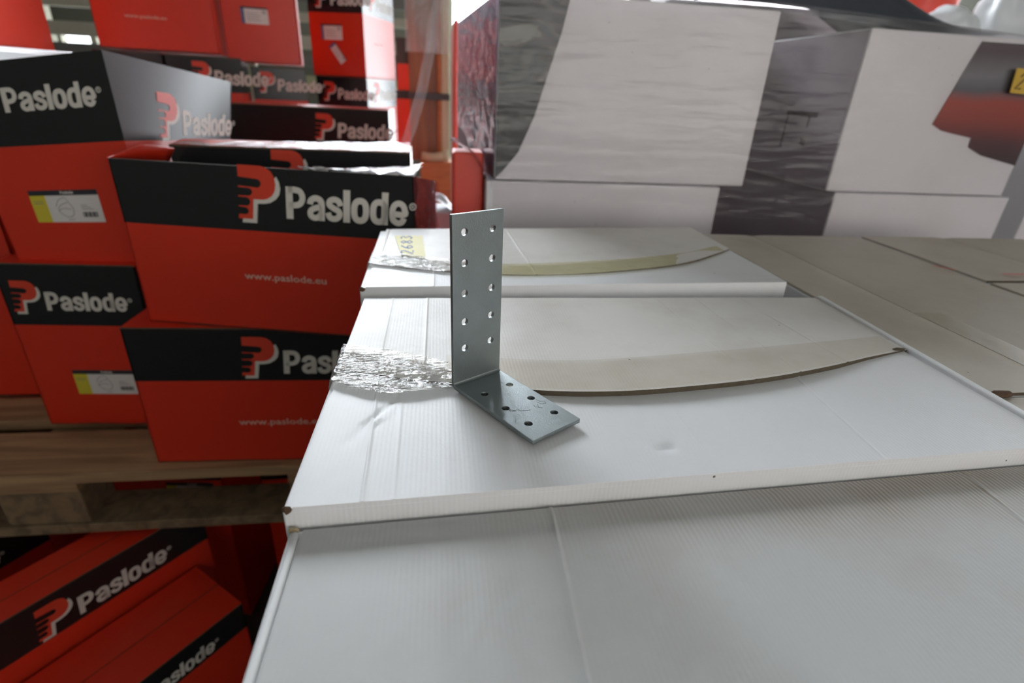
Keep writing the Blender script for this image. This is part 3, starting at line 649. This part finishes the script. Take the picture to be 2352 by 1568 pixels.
# rounded top edge turning in over the cartons
mb.grid([[r_[-1], r_[-1] + Vector((0, .004, .006)), r_[-1] + Vector((0, .03, .009 + .003*noise.noise(r_[-1]*9))), r_[-1] + Vector((0, .10, .008))] for r_ in rows])
tag(mb.build('stretch_film', M['film'], origin=(.6, .96, -.26)), 'clear stretch film wrapped round the front of the right pallet load', 'film')
mb = MB(); rows = []
for i in range(25):
    u = i/24; col = []
    for j in range(41):
        v = j/40
        z = .03 + .06*u*u*0 + (.333-.03)*v if True else 0
        z0 = .03 + .07*min(1, u*1.3)
        z = z0 + (.335-z0)*v
        cr = .006*abs(noise.noise(Vector((u*3, v*7, 4.0)))) + .004*noise.noise(Vector((u*9, v*16, 8.0)))
        x = .0955 - .047*u - .003 - cr*math.sin(math.pi*min(1, u*1.0+.02))
        col.append(Vector((x, .963 + .5*u, z)))
    rows.append(col)
mb.grid(rows); tag(mb.build('stretch_film', M['film_side'], origin=(.06, 1.2, .03)), 'creased shiny film on the left end of the right pallet load', 'film')
# amber note stuck on the film
r = empty('paper_note', (1.09, YP-.011, .225), 'amber paper note with handwritten digits on the wrapped load at the right edge', 'note')
MB().hexa([Vector(p) for p in ((1.035, .956, .226), (1.145, .956, .222), (1.145, .957, .222), (1.035, .957, .226), (1.030, .956, .266), (1.140, .956, .263), (1.140, .957, .263), (1.030, .957, .266))]).build('note_sheet', M['note2'], r)
DIG = {'2': [[(0, .8), (.15, 1), (.4, .95), (.42, .7), (0, 0), (.48, .02)]], '4': [[(.35, 0), (.35, 1), (0, .35), (.5, .35)]], '1': [[(.1, .8), (.25, 1), (.25, 0)]], '6': [[(.42, 1), (.1, .6), (.02, .25), (.2, 0), (.42, .15), (.4, .4), (.2, .48), (.05, .3)]],
       '8': [[(.25, .52), (.05, .75), (.25, 1), (.43, .78), (.25, .52), (.02, .22), (.25, 0), (.47, .22), (.25, .52)]], '3': [[(.02, .9), (.25, 1), (.42, .78), (.2, .54), (.45, .28), (.22, 0), (0, .12)]], '5': [[(.42, 1), (.08, 1), (.05, .58), (.3, .6), (.44, .3), (.25, 0), (0, .08)]]}
mb = MB()
for i, ch in enumerate('2415'):
    for pts in DIG[ch]:
        vs, fs = stroke(pts, .13); mb.add([Vector((1.041 + i*.019 + a*.026 + .004*c, .9555, .233 + c*.024)) for a, c in vs], fs)
mb.build('handwriting', M['kraft_dark'], r)
# dark plastic sheet on top of the load
mb = MB(); rows = []
for i in range(33):
    u = i/32; row = []
    for j in range(17):
        v = j/16; x = .46 + .60*u; y = 1.03 + .40*v
        prof = min(1, (1-u)*3.2)*min(1, u*6 + .2); bell = math.sin(math.pi*min(1, v*.8+.2))
        z = (.345 if x < .57 else .345 - .04*(x-.57)) + .11*prof*min(1, v*2.5)*(.75+.25*bell) + .012*noise.noise(Vector((x*9, y*9, 2)))*min(1, v*4)
        row.append(Vector((x, y, z)))
    rows.append(row)
mb.grid(rows); ob = tag(mb.build('plastic_sheet', M['navy'], origin=(.75, 1.2, .33)), 'crumpled dark navy plastic sheet lying on top of the wrapped cartons', 'plastic sheet')
# red cartons tucked in beside the load
for lb, x0, x1, y0, d_, zt in (('glossy red carton under film at the foot of the wrapped load', .024, .0805, 1.0, .07, .085), ('thin red carton edge behind the left end of the wrapped load', .042, .053, 1.55, .3, .34)):
    r = empty('red_carton', ((x0+x1)/2, y0+d_/2, ZF), lb, 'box', 'plain red cartons beside the wrapped load')
    MB().box((x0, y0, ZF), (x1, y0+d_, zt)).build('carton_body', M['bagred'], r, bevel=.006, seg=3)
mb = MB(); rows = []
for i in range(13):
    u = i/12; a = u*math.pi*.5
    rows.append([Vector((.022 + .075*math.sin(a), 1.045 - .075*v, .098 - .012*u - .13*(1-math.cos(a)) + .012*v + .003*math.sin(v*9+i))) for v in [k/6 for k in range(7)]])
mb.grid(rows); tag(mb.build('plastic_film_strip', M['ribbon'], origin=(.05, 1.0, .05)), 'bunched film end curving over the red carton by the wrapped load', 'film')

# far right: bags on a stack behind
r = empty('support_stack', (2.1, 2.3, ZF), 'grey board covered pallet load behind the wrapped cartons at the right', 'load')
MB().box((1.55, 1.9, ZF), (3.0, 2.8, .38)).build('load_body', M['rail'], r, bevel=.01)
def bag(name, label, c, rad, m, seed, m2=None):
    bm = bmesh.new(); bmesh.ops.create_icosphere(bm, subdivisions=4, radius=1)
    for v in bm.verts:
        n_ = v.co.copy(); k = 1 + .22*noise.noise(n_*1.6 + Vector((seed, 0, 0))) + .08*noise.noise(n_*4 + Vector((0, seed, 0)))
        v.co = Vector((n_.x*rad[0]*k, n_.y*rad[1]*k, max(-.75, n_.z)*rad[2]*k))
    me = bpy.data.meshes.new(name); bm.to_mesh(me); bm.free(); me.materials.append(m)
    if m2: me.materials.append(m2)
    for p in me.polygons:
        p.use_smooth = True
        if m2 and noise.noise(p.center*14 + Vector((seed, 3, 1))) > .02: p.material_index = 1
    o = bpy.data.objects.new(name, me); COL.objects.link(o); o.location = c; return tag(o, label, 'bag')
bag('plastic_bag', 'white plastic bag slumped behind the wrapped load at the right', (1.80, 2.0, .450), (.10, .09, .075), M['bagwhite'], 1.2)
bag('plastic_bag', 'white and red printed bag left of the red tub at the upper right', (1.50, 2.16, .49), (.13, .10, .11), M['bagwhite'], 5.1, M['bagred'])
bag('plastic_bag', 'bright white upright bag at the upper right corner', (2.05, 2.0, .53), (.12, .10, .15), M['bagwhite'], 8.4)
r = empty('red_tub', (1.90, 2.25, .38), 'red plastic tub among the white bags at the upper right', 'tub')
mb = MB(); prof = [(.0, 0), (.07, 0), (.10, .10), (.115, .22), (.12, .225), (.11, .22), (.095, .10), (.065, .01), (.0, .01)]
mb.grid([[Vector((1.90 + q*math.cos(a), 2.25 + q*math.sin(a), .382 + hh)) for q, hh in prof] for a in [2*math.pi*k/28 for k in range(29)]])
mb.build('tub_body', M['bagred'], r)

# ================================================================== WHITE CARTONS IN FRONT
def lerp(a, b, t): return a + (b-a)*t
def gauss_line(x, y, p, q, w):
    dx, dy = q[0]-p[0], q[1]-p[1]; L2 = dx*dx+dy*dy
    t_ = ((x-p[0])*dx + (y-p[1])*dy)/L2
    if t_ < -.05 or t_ > 1.05: return 0.0
    t2 = max(0, min(1, t_)); d = math.hypot(x-p[0]-dx*t2, y-p[1]-dy*t2)
    return math.exp(-(d/w)**2) * min(1, min(t_+.05, 1.05-t_)*8)
def flap(name, parent, lo, hi, x0, x1, zf, m, creases=(), wrinkles=(), nx=150, ny=36, th=.003, cut='lo'):
    """cardboard flap between curves lo(x) and hi(x) (y values), top height zf(x, y); creases are ridges along y"""
    xs_ = sorted(set([round(lerp(x0, x1, i/nx), 6) for i in range(nx+1)] + [round(cr[0] + min(0, sp_) - .0018 + .0006*k, 6) for cr in creases for sp_ in [(cr[2] if len(cr) > 2 else 0)*(hi(cr[0])-lo(cr[0]))] for k in range(int((abs(sp_) + .0036)/.0006) + 1)]))
    def z(x, y):
        v = zf(x, y)
        for c, hgt, *rest in creases:
            tilt = rest[0] if rest else 0.0
            xx = x - c - tilt*(y - lo(x)); v += hgt*math.exp(-(xx/.0010)**2)
        for p, q, w_, hgt in wrinkles: v += hgt*gauss_line(x, y, p, q, w_)
        return v
    mb = MB(); top = []; bot = []
    for x in xs_:
        a_, b_ = lo(x), hi(x); ct = []; cb = []
        for j in range(ny+1):
            y = lerp(a_, b_, j/ny); zz = z(x, y); ct.append(Vector((x, y, zz))); cb.append(Vector((x, y, zz - th)))
        top.append(ct); bot.append(cb)
    mb.grid(top); mb.grid([r_[::-1] for r_ in bot], 0)
    for e_, rev in ((0, True), (-1, False)):
        for i in range(len(xs_)-1):
            q = [top[i][e_], top[i+1][e_], bot[i+1][e_], bot[i][e_]]
            mb.add(q, [(3, 2, 1, 0) if rev else (0, 1, 2, 3)], 1 if (cut == 'lo') == rev else 0)
    for e_ in (0, -1):
        for j in range(ny): mb.add([top[e_][j], top[e_][j+1], bot[e_][j+1], bot[e_][j]], [(0, 1, 2, 3)], 0)
    return mb.build(name, [m, M['kraft']], parent)
def polyf(pts):
    def f(x):
        if x <= pts[0][0]: return pts[0][1]
        for (xa, ya), (xb, yb) in zip(pts[:-1], pts[1:]):
            if x <= xb:
                return lerp(ya, yb, (x-xa)/(xb-xa))
        return pts[-1][1]
    return f
def smoothf(pts):
    c = catmull(pts, 10); return polyf(c)
def body(parent, c4, z0, z1, m, name='carton_body'):
    vs = [Vector((p[0], p[1], z0)) for p in c4] + [Vector((p[0], p[1], z1)) for p in c4]
    return MB().hexa(vs).build(name, m, parent, bevel=.0016, seg=3)
def torn(parent, loc, sx, sy, sz, seed, name='torn_corner', m=None):
    bm = bmesh.new(); bmesh.ops.create_icosphere(bm, subdivisions=2, radius=1)
    for v in bm.verts:
        k = 1 + .45*noise.noise(v.co*2.2 + Vector((seed, 0, 0))); v.co = Vector((v.co.x*sx*k, v.co.y*sy*k, v.co.z*sz*k)) + Vector(loc) - parent_world(parent)
    me = bpy.data.meshes.new(name); bm.to_mesh(me); bm.free(); me.materials.append(m or M['kraft_dark'])
    o = bpy.data.objects.new(name, me); COL.objects.link(o); o.parent = parent; return o
CG = 'white cartons under and around the bracket'
LAY = .28
def sag(x, y, cx, cy, amp, wx=.2, wy=.15): return -amp*math.exp(-((x-cx)/wx)**2 - ((y-cy)/wy)**2)

# ---- middle carton (carries the bracket)
rm = empty('white_carton', (.16, .36, -LAY), 'middle white carton carrying the steel bracket, long curved open seam', 'carton', CG)
body(rm, [(-.0775, .212), (.402, .2345), (.409, .500), (-.0735, .4975)], -LAY, -.0022, M['white2'])
seam = smoothf([(-.0725, .3530), (-.0564, .3482), (-.022, .336), (.0143, .327), (.0647, .3140), (.1159, .3088), (.1646, .3110), (.2373, .3218), (.3025, .3382), (.355, .3560), (.402, .3710)])
mlo = polyf([(-.08, .2118), (.402, .2343)]); mhi = polyf([(-.08, .4975), (.41, .5000)])
flap('top_flap', rm, mlo, lambda x: seam(x) + .010, -.0722, .398, cut='hi', zf= lambda x, y: -.0002 + .0004*noise.noise(Vector((x*14, y*14, 0))) + sag(x, y, .17, .32, .0026, .16, .05), m=M['white2'],
     creases=[(-.0395, .0006, -.03), (-.024, .0003, -.02), (.155, .0002, 0), (.262, .0004, .1)],
     wrinkles=[((-.050, .275), (-.026, .318), .0014, -.0013), ((-.046, .272), (-.030, .303), .0012, .0010), ((-.057, .262), (-.037, .285), .0014, -.0011), ((.128, .247), (.140, .249), .003, -.0016)])
gaps = smoothf([(-.08, 0.0), (.0, .0008), (.06, .0022), (.16, .0034), (.28, .0032), (.36, .0018), (.41, .0)])
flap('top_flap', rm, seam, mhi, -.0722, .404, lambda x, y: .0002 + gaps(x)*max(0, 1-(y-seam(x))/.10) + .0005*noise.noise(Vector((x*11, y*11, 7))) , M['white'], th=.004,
     creases=[(.2735, .0006, -.05), (.325, .0006, -.06), (-.012, .0005, .0), (-.045, .0004, 0), (.232, .0003, -.05)], wrinkles=[((-.05, .44), (-.03, .455), .003, .0006)])
MB().hexa([Vector(p) for p in ((.3985, .236, -.006), (.4045, .236, -.006), (.4115, .500, -.006), (.4055, .500, -.006), (.3985, .236, .0022), (.4045, .236, .0022), (.4115, .500, .0022), (.4055, .500, .0022))]).build('edge_fold', M['white2'], rm, bevel=.0012, seg=3)
torn(rm, (-.0752, .2125, -.0022), .0022, .0016, .0022, 3.0); torn(rm, (.392, .3685, .0022), .006, .0022, .0012, 9.0, 'torn_edge', M['kraft'])
# clear tape along the seam, wrinkled where it goes over the left edge
def tape_strip(parent, lo, hi, x0, x1, zf, m, nx, ny, amp, name='packing_tape', over=0.0):
    mb = MB(); rows = []
    if over:
        for k in range(6, 0, -1):
            rows.append([Vector((x0 - .0012 - .0006*noise.noise(Vector((k, j, 2))), lerp(lo(x0), hi(x0), j/ny), zf(x0, lerp(lo(x0), hi(x0), j/ny)) - over*k/6)) for j in range(ny+1)])
    for i in range(nx+1):
        x = lerp(x0, x1, i/nx)
        rows.append([Vector((x, lerp(lo(x), hi(x), j/ny), zf(x, lerp(lo(x), hi(x), j/ny)) + amp*(.5+.5*noise.noise(Vector((x*40, lerp(lo(x), hi(x), j/ny)*130, 3.1)))) + amp*.7*abs(noise.noise(Vector((x*110, lerp(lo(x), hi(x), j/ny)*60, 9.0)))))) for j in range(ny+1)])
    mb.grid(rows); return mb.build(name, m, parent)
zt = lambda x, y: .0013 + (gaps(x)*max(0, 1-(y-seam(x))/.10) if y > seam(x)-.001 else 0)
tape_strip(rm, lambda x: seam(x) + .001, smoothf([(-.01, .392), (.0, .374), (.0956, .3573), (.20, .366), (.336, .3855), (.40, .398)]), .004, .396, lambda x, y: zt(x, y) - .0003, M['tape'], 80, 8, .0001)
tape_strip(rm, smoothf([(-.078, .334), (-.05, .3185), (-.0295, .3135), (-.012, .3165), (.0103, .3222)]), smoothf([(-.078, .392), (-.03, .376), (-.01, .366), (.0105, .352)]), -.0755, .0095, lambda x, y: zt(x, y) + .0008, M['tape_w'], 60, 40, .0011, 'wrinkled_tape', .03)

# ---- far carton
rf = empty('white_carton', (.16, .64, -LAY), 'far white carton with a yellow handwritten note and a taped seam', 'carton', CG)
body(rf, [(-.0780, .5110), (.3905, .5325), (.3885, .789), (-.0800, .745)], -LAY, .0048, M['white2'])
ZB_ = .007
flo = polyf([(-.08, .5108), (.391, .5323)]); fhi = polyf([(-.08, .745), (.3885, .789)])
fseam = smoothf([(-.0745, .588), (-.0714, .5863), (-.0045, .5635), (.07, .5513), (.1379, .5535), (.218, .5690), (.3002, .5985), (.3627, .642), (.389, .665)])
flap('top_flap', rf, flo, lambda x: fseam(x)+.008, -.0725, .389, cut='hi', zf=lambda x, y: ZB_ - .0004 + .0004*noise.noise(Vector((x*12, y*12, 4))), m=M['white2'], creases=[(-.006, .0005), (.05, .0004, .02), (.02, .0003)], nx=90, ny=18)
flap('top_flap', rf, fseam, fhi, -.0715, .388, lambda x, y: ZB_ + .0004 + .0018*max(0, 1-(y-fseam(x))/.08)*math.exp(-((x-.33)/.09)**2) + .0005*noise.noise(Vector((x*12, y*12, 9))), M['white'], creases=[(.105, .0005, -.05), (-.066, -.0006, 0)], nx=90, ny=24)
zt2 = lambda x, y: ZB_ + .0016
tape_strip(rf, lambda x: fseam(x) - .004, smoothf([(-.076, .633), (-.0046, .603), (.0739, .586), (.2032, .606), (.305, .637), (.3606, .668), (.39, .684)]), .03, .375, zt2, M['tape_y'], 60, 8, .0002)
tape_strip(rf, lambda x: fseam(x) - .006, smoothf([(-.08, .636), (-.0046, .606), (.0739, .588)]), -.078, .034, lambda x, y: ZB_+.0012, M['tape_w'], 50, 26, .0014, 'wrinkled_tape', .02)
torn(rf, (-.0755, .5115, .004), .003, .0018, .0024, 5.0)
# note on the far carton
rn = empty('paper_note', (-.034, .665, ZB_), 'yellow paper note with handwritten digits on the far white carton', 'note')
nt_ = [(-.0575, .7055), (-.0215, .7075), (-.0155, .6035), (-.0430, .6110)]
MB().hexa([Vector((p[0], p[1], .0082)) for p in (nt_[3], nt_[2], nt_[1], nt_[0])] + [Vector((p[0], p[1], .0088)) for p in (nt_[3], nt_[2], nt_[1], nt_[0])]).build('note_sheet', M['note'], rn)
mb = MB()
for i, ch in enumerate('2683'):
    for pts in DIG[ch]:
        vs, fs = stroke(pts, .13)
        mb.add([Vector((-.0265 - c*.014 - .003*i*0 - (.0055 - i*.0 ) + .004*(3-i)/3 - .003, .621 + i*.0225 + a*.030, .0091)) for a, c in vs], fs)
mb.build('handwriting', M['blue_ink'], rn)

# ---- front carton
rr = empty('white_carton', (.16, .06, -LAY-.011), 'nearest white carton, its wide top filling the bottom of the picture', 'carton', CG)
ZA = -.0115
body(rr, [(-.0715, -.085), (.405, -.070), (.405, .2330), (-.0745, .2095)], -LAY-.011, ZA-.0012, M['white2'])
ahi = polyf([(-.08, .2092), (.405, .2328)])
flap('top_flap', rr, lambda x: .068, ahi, -.0680, .402, lambda x, y: ZA + .0004*noise.noise(Vector((x*9, y*9, 1))) - .0012*math.exp(-((ahi(x)-y)/.004)**2) - .001*math.exp(-((x-.2)/.15)**2)*math.exp(-((y-.12)/.06)**2), M['whiteA'],
     creases=[(.0515, .0009, .04), (.303, .0006, .10)], wrinkles=[((.012, .140), (.034, .172), .0012, -.0005), ((.004, .128), (.016, .150), .0012, .0004), ((.060, .196), (.066, .206), .0012, .0005)], nx=170, ny=60)
flap('top_flap', rr, lambda x: -.083, lambda x: .066, -.0665, .402, lambda x, y: ZA + .0004*noise.noise(Vector((x*9, y*9, 3))), M['whiteA'], nx=60, ny=20)
mb = MB(); mb.tube([(-.0708, lerp(.206, -.08, k/24), ZA - .0006 + .0004*noise.noise(Vector((k*.9, 2, 2)))) for k in range(25)], .0020, 8); mb.build('edge_fold', M['white2'], rr)
torn(rr, (-.0725, .2095, ZA-.001), .0026, .0014, .0016, 7.0, 'torn_corner', M['palewood'])

# ---- cartons to the right, turned the other way
def side_carton(label, x0, x1, y0, y1, z, seam_x, tape=False):
    r = empty('white_carton', ((x0+x1)/2, (y0+y1)/2, z-LAY), label, 'carton', CG)
    body(r, [(x0, y0), (x1, y0), (x1, y1), (x0, y1)], z-LAY, z-.003, M['white2'])
    for a, c in ((x0+.001, seam_x-.0006), (seam_x+.0006, x1-.001)):
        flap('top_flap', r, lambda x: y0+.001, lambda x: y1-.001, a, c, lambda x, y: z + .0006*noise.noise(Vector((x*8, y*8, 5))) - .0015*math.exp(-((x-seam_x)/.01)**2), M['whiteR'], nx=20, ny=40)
    if tape:
        mb = MB(); mb.grid([[Vector((seam_x-.006+.032*u, y, z+.0010 + .0005*noise.noise(Vector((u*4, y*40, 2))))) for u in [k/6 for k in range(7)]] for y in [lerp(y0+.03, y0+.16, k/20) for k in range(21)]]); mb.build('packing_tape', M['tape'], r)
    return r
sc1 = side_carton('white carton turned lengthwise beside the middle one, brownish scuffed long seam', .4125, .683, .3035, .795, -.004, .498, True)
torn(sc1, (.424, .3025, -.004), .011, .004, .002, 2.0, 'torn_edge')
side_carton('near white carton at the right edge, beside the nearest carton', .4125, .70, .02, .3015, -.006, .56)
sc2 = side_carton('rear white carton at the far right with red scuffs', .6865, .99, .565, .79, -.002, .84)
mb = MB()
for pts, wd in (([(.662, .6225), (.676, .602)], .004),):
    vs, fs = stroke(pts, wd); mb.add([Vector((a, c, .0004)) for a, c in vs], fs)
for pts, wd in (([(.70, .585), (.80, .583)], .004),):
    vs, fs = stroke(pts, wd); mb.add([Vector((a+.03, c, .0008)) for a, c in vs], fs)
mb.build('red_scuff', M['bagred'], sc2)
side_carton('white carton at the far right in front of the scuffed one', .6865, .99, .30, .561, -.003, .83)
# lower layers and pallets that carry the white cartons
hid = []
for k in range(1, 4):
    z1 = -LAY*k - .013; z0 = max(z1 - LAY + .001, ZF + .146)
    for x0, x1, y0, y1 in ((-.073, .405, -.082, .205), (-.074, .403, .214, .499), (-.076, .390, .513, .785), (.414, .69, .02, .30), (.414, .684, .306, .79), (.69, .985, .30, .56), (.69, .985, .567, .785)):
        r = empty('white_carton', ((x0+x1)/2, (y0+y1)/2, z0), 'white carton in the lower layers, out of sight under the top cartons', 'carton', CG)
        body(r, [(x0, y0), (x1, y0), (x1, y1), (x0, y1)], z0, z1, M['white2'])
euro_pallet('pallet on the floor under the near white cartons', -.12, .0, ZF+.144, 'pallets on the floor at the right')

# ================================================================== THE STEEL BRACKET
TH = .0025; BW = .0398; FLEN = .0825; UH = .1170
b0 = Vector((.0082, .3229)); uL = Vector((.0438, -.0691)).normalized(); uW = Vector((-uL.y, uL.x))
if uW.dot(Vector((.0336, .0216))) < 0: uW = -uW
holes = []
for s_ in (.0225, .0450, .0672): 
    for w_ in (.0100, .0318): holes.append((s_, w_))
for h_ in (.0266, .0458, .0656, .0858, .1056):
    for w_ in (.0093, .0312): holes.append((-h_, w_))
cu = bpy.data.curves.new('plate', 'CURVE'); cu.dimensions = '2D'; cu.fill_mode = 'BOTH'
def loop2d(pts):
    sp = cu.splines.new('POLY'); sp.points.add(len(pts)-1); sp.use_cyclic_u = True
    for p, q in zip(sp.points, pts): p.co = (q[0], q[1], 0, 1)
def rrect(x0, y0, x1, y1, r_, n=4):
    out = []
    for cx, cy, a0 in ((x1-r_, y0+r_, -90), (x1-r_, y1-r_, 0), (x0+r_, y1-r_, 90), (x0+r_, y0+r_, 180)):
        for k in range(n+1):
            a = math.radians(a0 + 90*k/n); out.append((cx + r_*math.cos(a), cy + r_*math.sin(a)))
    return out
loop2d(rrect(-UH, 0, FLEN, BW, .0006))
for s_, w_ in holes: loop2d([(s_ + .00255*math.cos(2*math.pi*k/24), w_ + .00255*math.sin(2*math.pi*k/24)) for k in range(24)])
cu.extrude = TH/2; cu.bevel_depth = .00018; cu.bevel_resolution = 1; cu.offset = -.00018
tmp = bpy.data.objects.new('plate', cu); COL.objects.link(tmp)
me = bpy.data.meshes.new_from_object(tmp.evaluated_get(bpy.context.evaluated_depsgraph_get()))
bpy.data.objects.remove(tmp); bpy.data.curves.remove(cu)
bm = bmesh.new(); bm.from_mesh(me); bmesh.ops.remove_doubles(bm, verts=bm.verts, dist=1e-6)
RB = .0032                                       # inside bend radius measured to the mid plane
for k in range(-4, 5):
    bmesh.ops.bisect_plane(bm, geom=bm.verts[:] + bm.edges[:] + bm.faces[:], plane_co=(k*RB*math.pi/2/8, 0, 0), plane_no=(1, 0, 0))
half = RB*math.pi/4
tilt = math.radians(1.1)
def bend(p):
    s_, w_, n_ = p
    if s_ >= half: q = (RB + (s_-half), n_)           # foot: along, height above mid plane
    elif s_ <= -half: q = (-n_ + 0.0, RB + (-half - s_)); q = (-(n_), RB + (-half - s_))
    else:
        a = (s_ + half)/(2*half)*math.pi/2           # 0 at upright .. 90 at foot
        rad = RB - n_
        q = (RB - rad*math.cos(a), RB - rad*math.sin(a))
    if s_ <= -half: q = (n_, RB + (-half - s_))
    return q, w_
for v in bm.verts:
    (l, h), w_ = bend(v.co)
    h += TH/2
    l2 = l*math.cos(tilt) - h*math.sin(tilt); h2 = l*math.sin(tilt) + h*math.cos(tilt)
    P = b0 + uL*l2 + uW*w_
    v.co = Vector((P.x, P.y, h2 + .0002))
bmesh.ops.recalc_face_normals(bm, faces=bm.faces)
me2 = bpy.data.meshes.new('bracket_plate'); 
rb = empty('angle_bracket', (b0.x, b0.y, 0.0), 'galvanised steel angle bracket with round screw holes, standing on the white carton', 'bracket')
for v in bm.verts: v.co -= Vector((b0.x, b0.y, 0))
bm.to_mesh(me2); bm.free(); me2.materials.append(M['steel'])
ob = bpy.data.objects.new('bracket_plate', me2); COL.objects.link(ob); ob.parent = rb
def on_foot(l, w_, off=.00026):
    l -= half - RB; h = TH + off
    l2 = l*math.cos(tilt) - h*math.sin(tilt); h2 = l*math.sin(tilt) + h*math.cos(tilt)
    P = b0 + uL*l2 + uW*w_; return Vector((P.x, P.y, h2 + .0002))
mb = MB()
for pts, wd in (([(.0475, .0100), (.0510, .0135), (.0500, .0155), (.0535, .0155), (.0560, .0215)], .0004), ([(.049, .0112), (.0478, .0102), (.0500, .0098)], .0003),
                ([(.0485, .0330), (.0520, .0335), (.0535, .0365)], .0003), ([(.0515, .0315), (.0545, .0318), (.056, .0345), (.054, .036)], .0003), ([(.0530, .0270), (.0555, .0262), (.056, .0285), (.0535, .0295)], .0003), ([(.0565, .0272), (.059, .0295)], .0003)):
    vs, fs = stroke(pts, wd*1.3); mb.add([on_foot(a, c) for a, c in vs], fs)
mb.build('stamped_mark', M['mark'], rb)
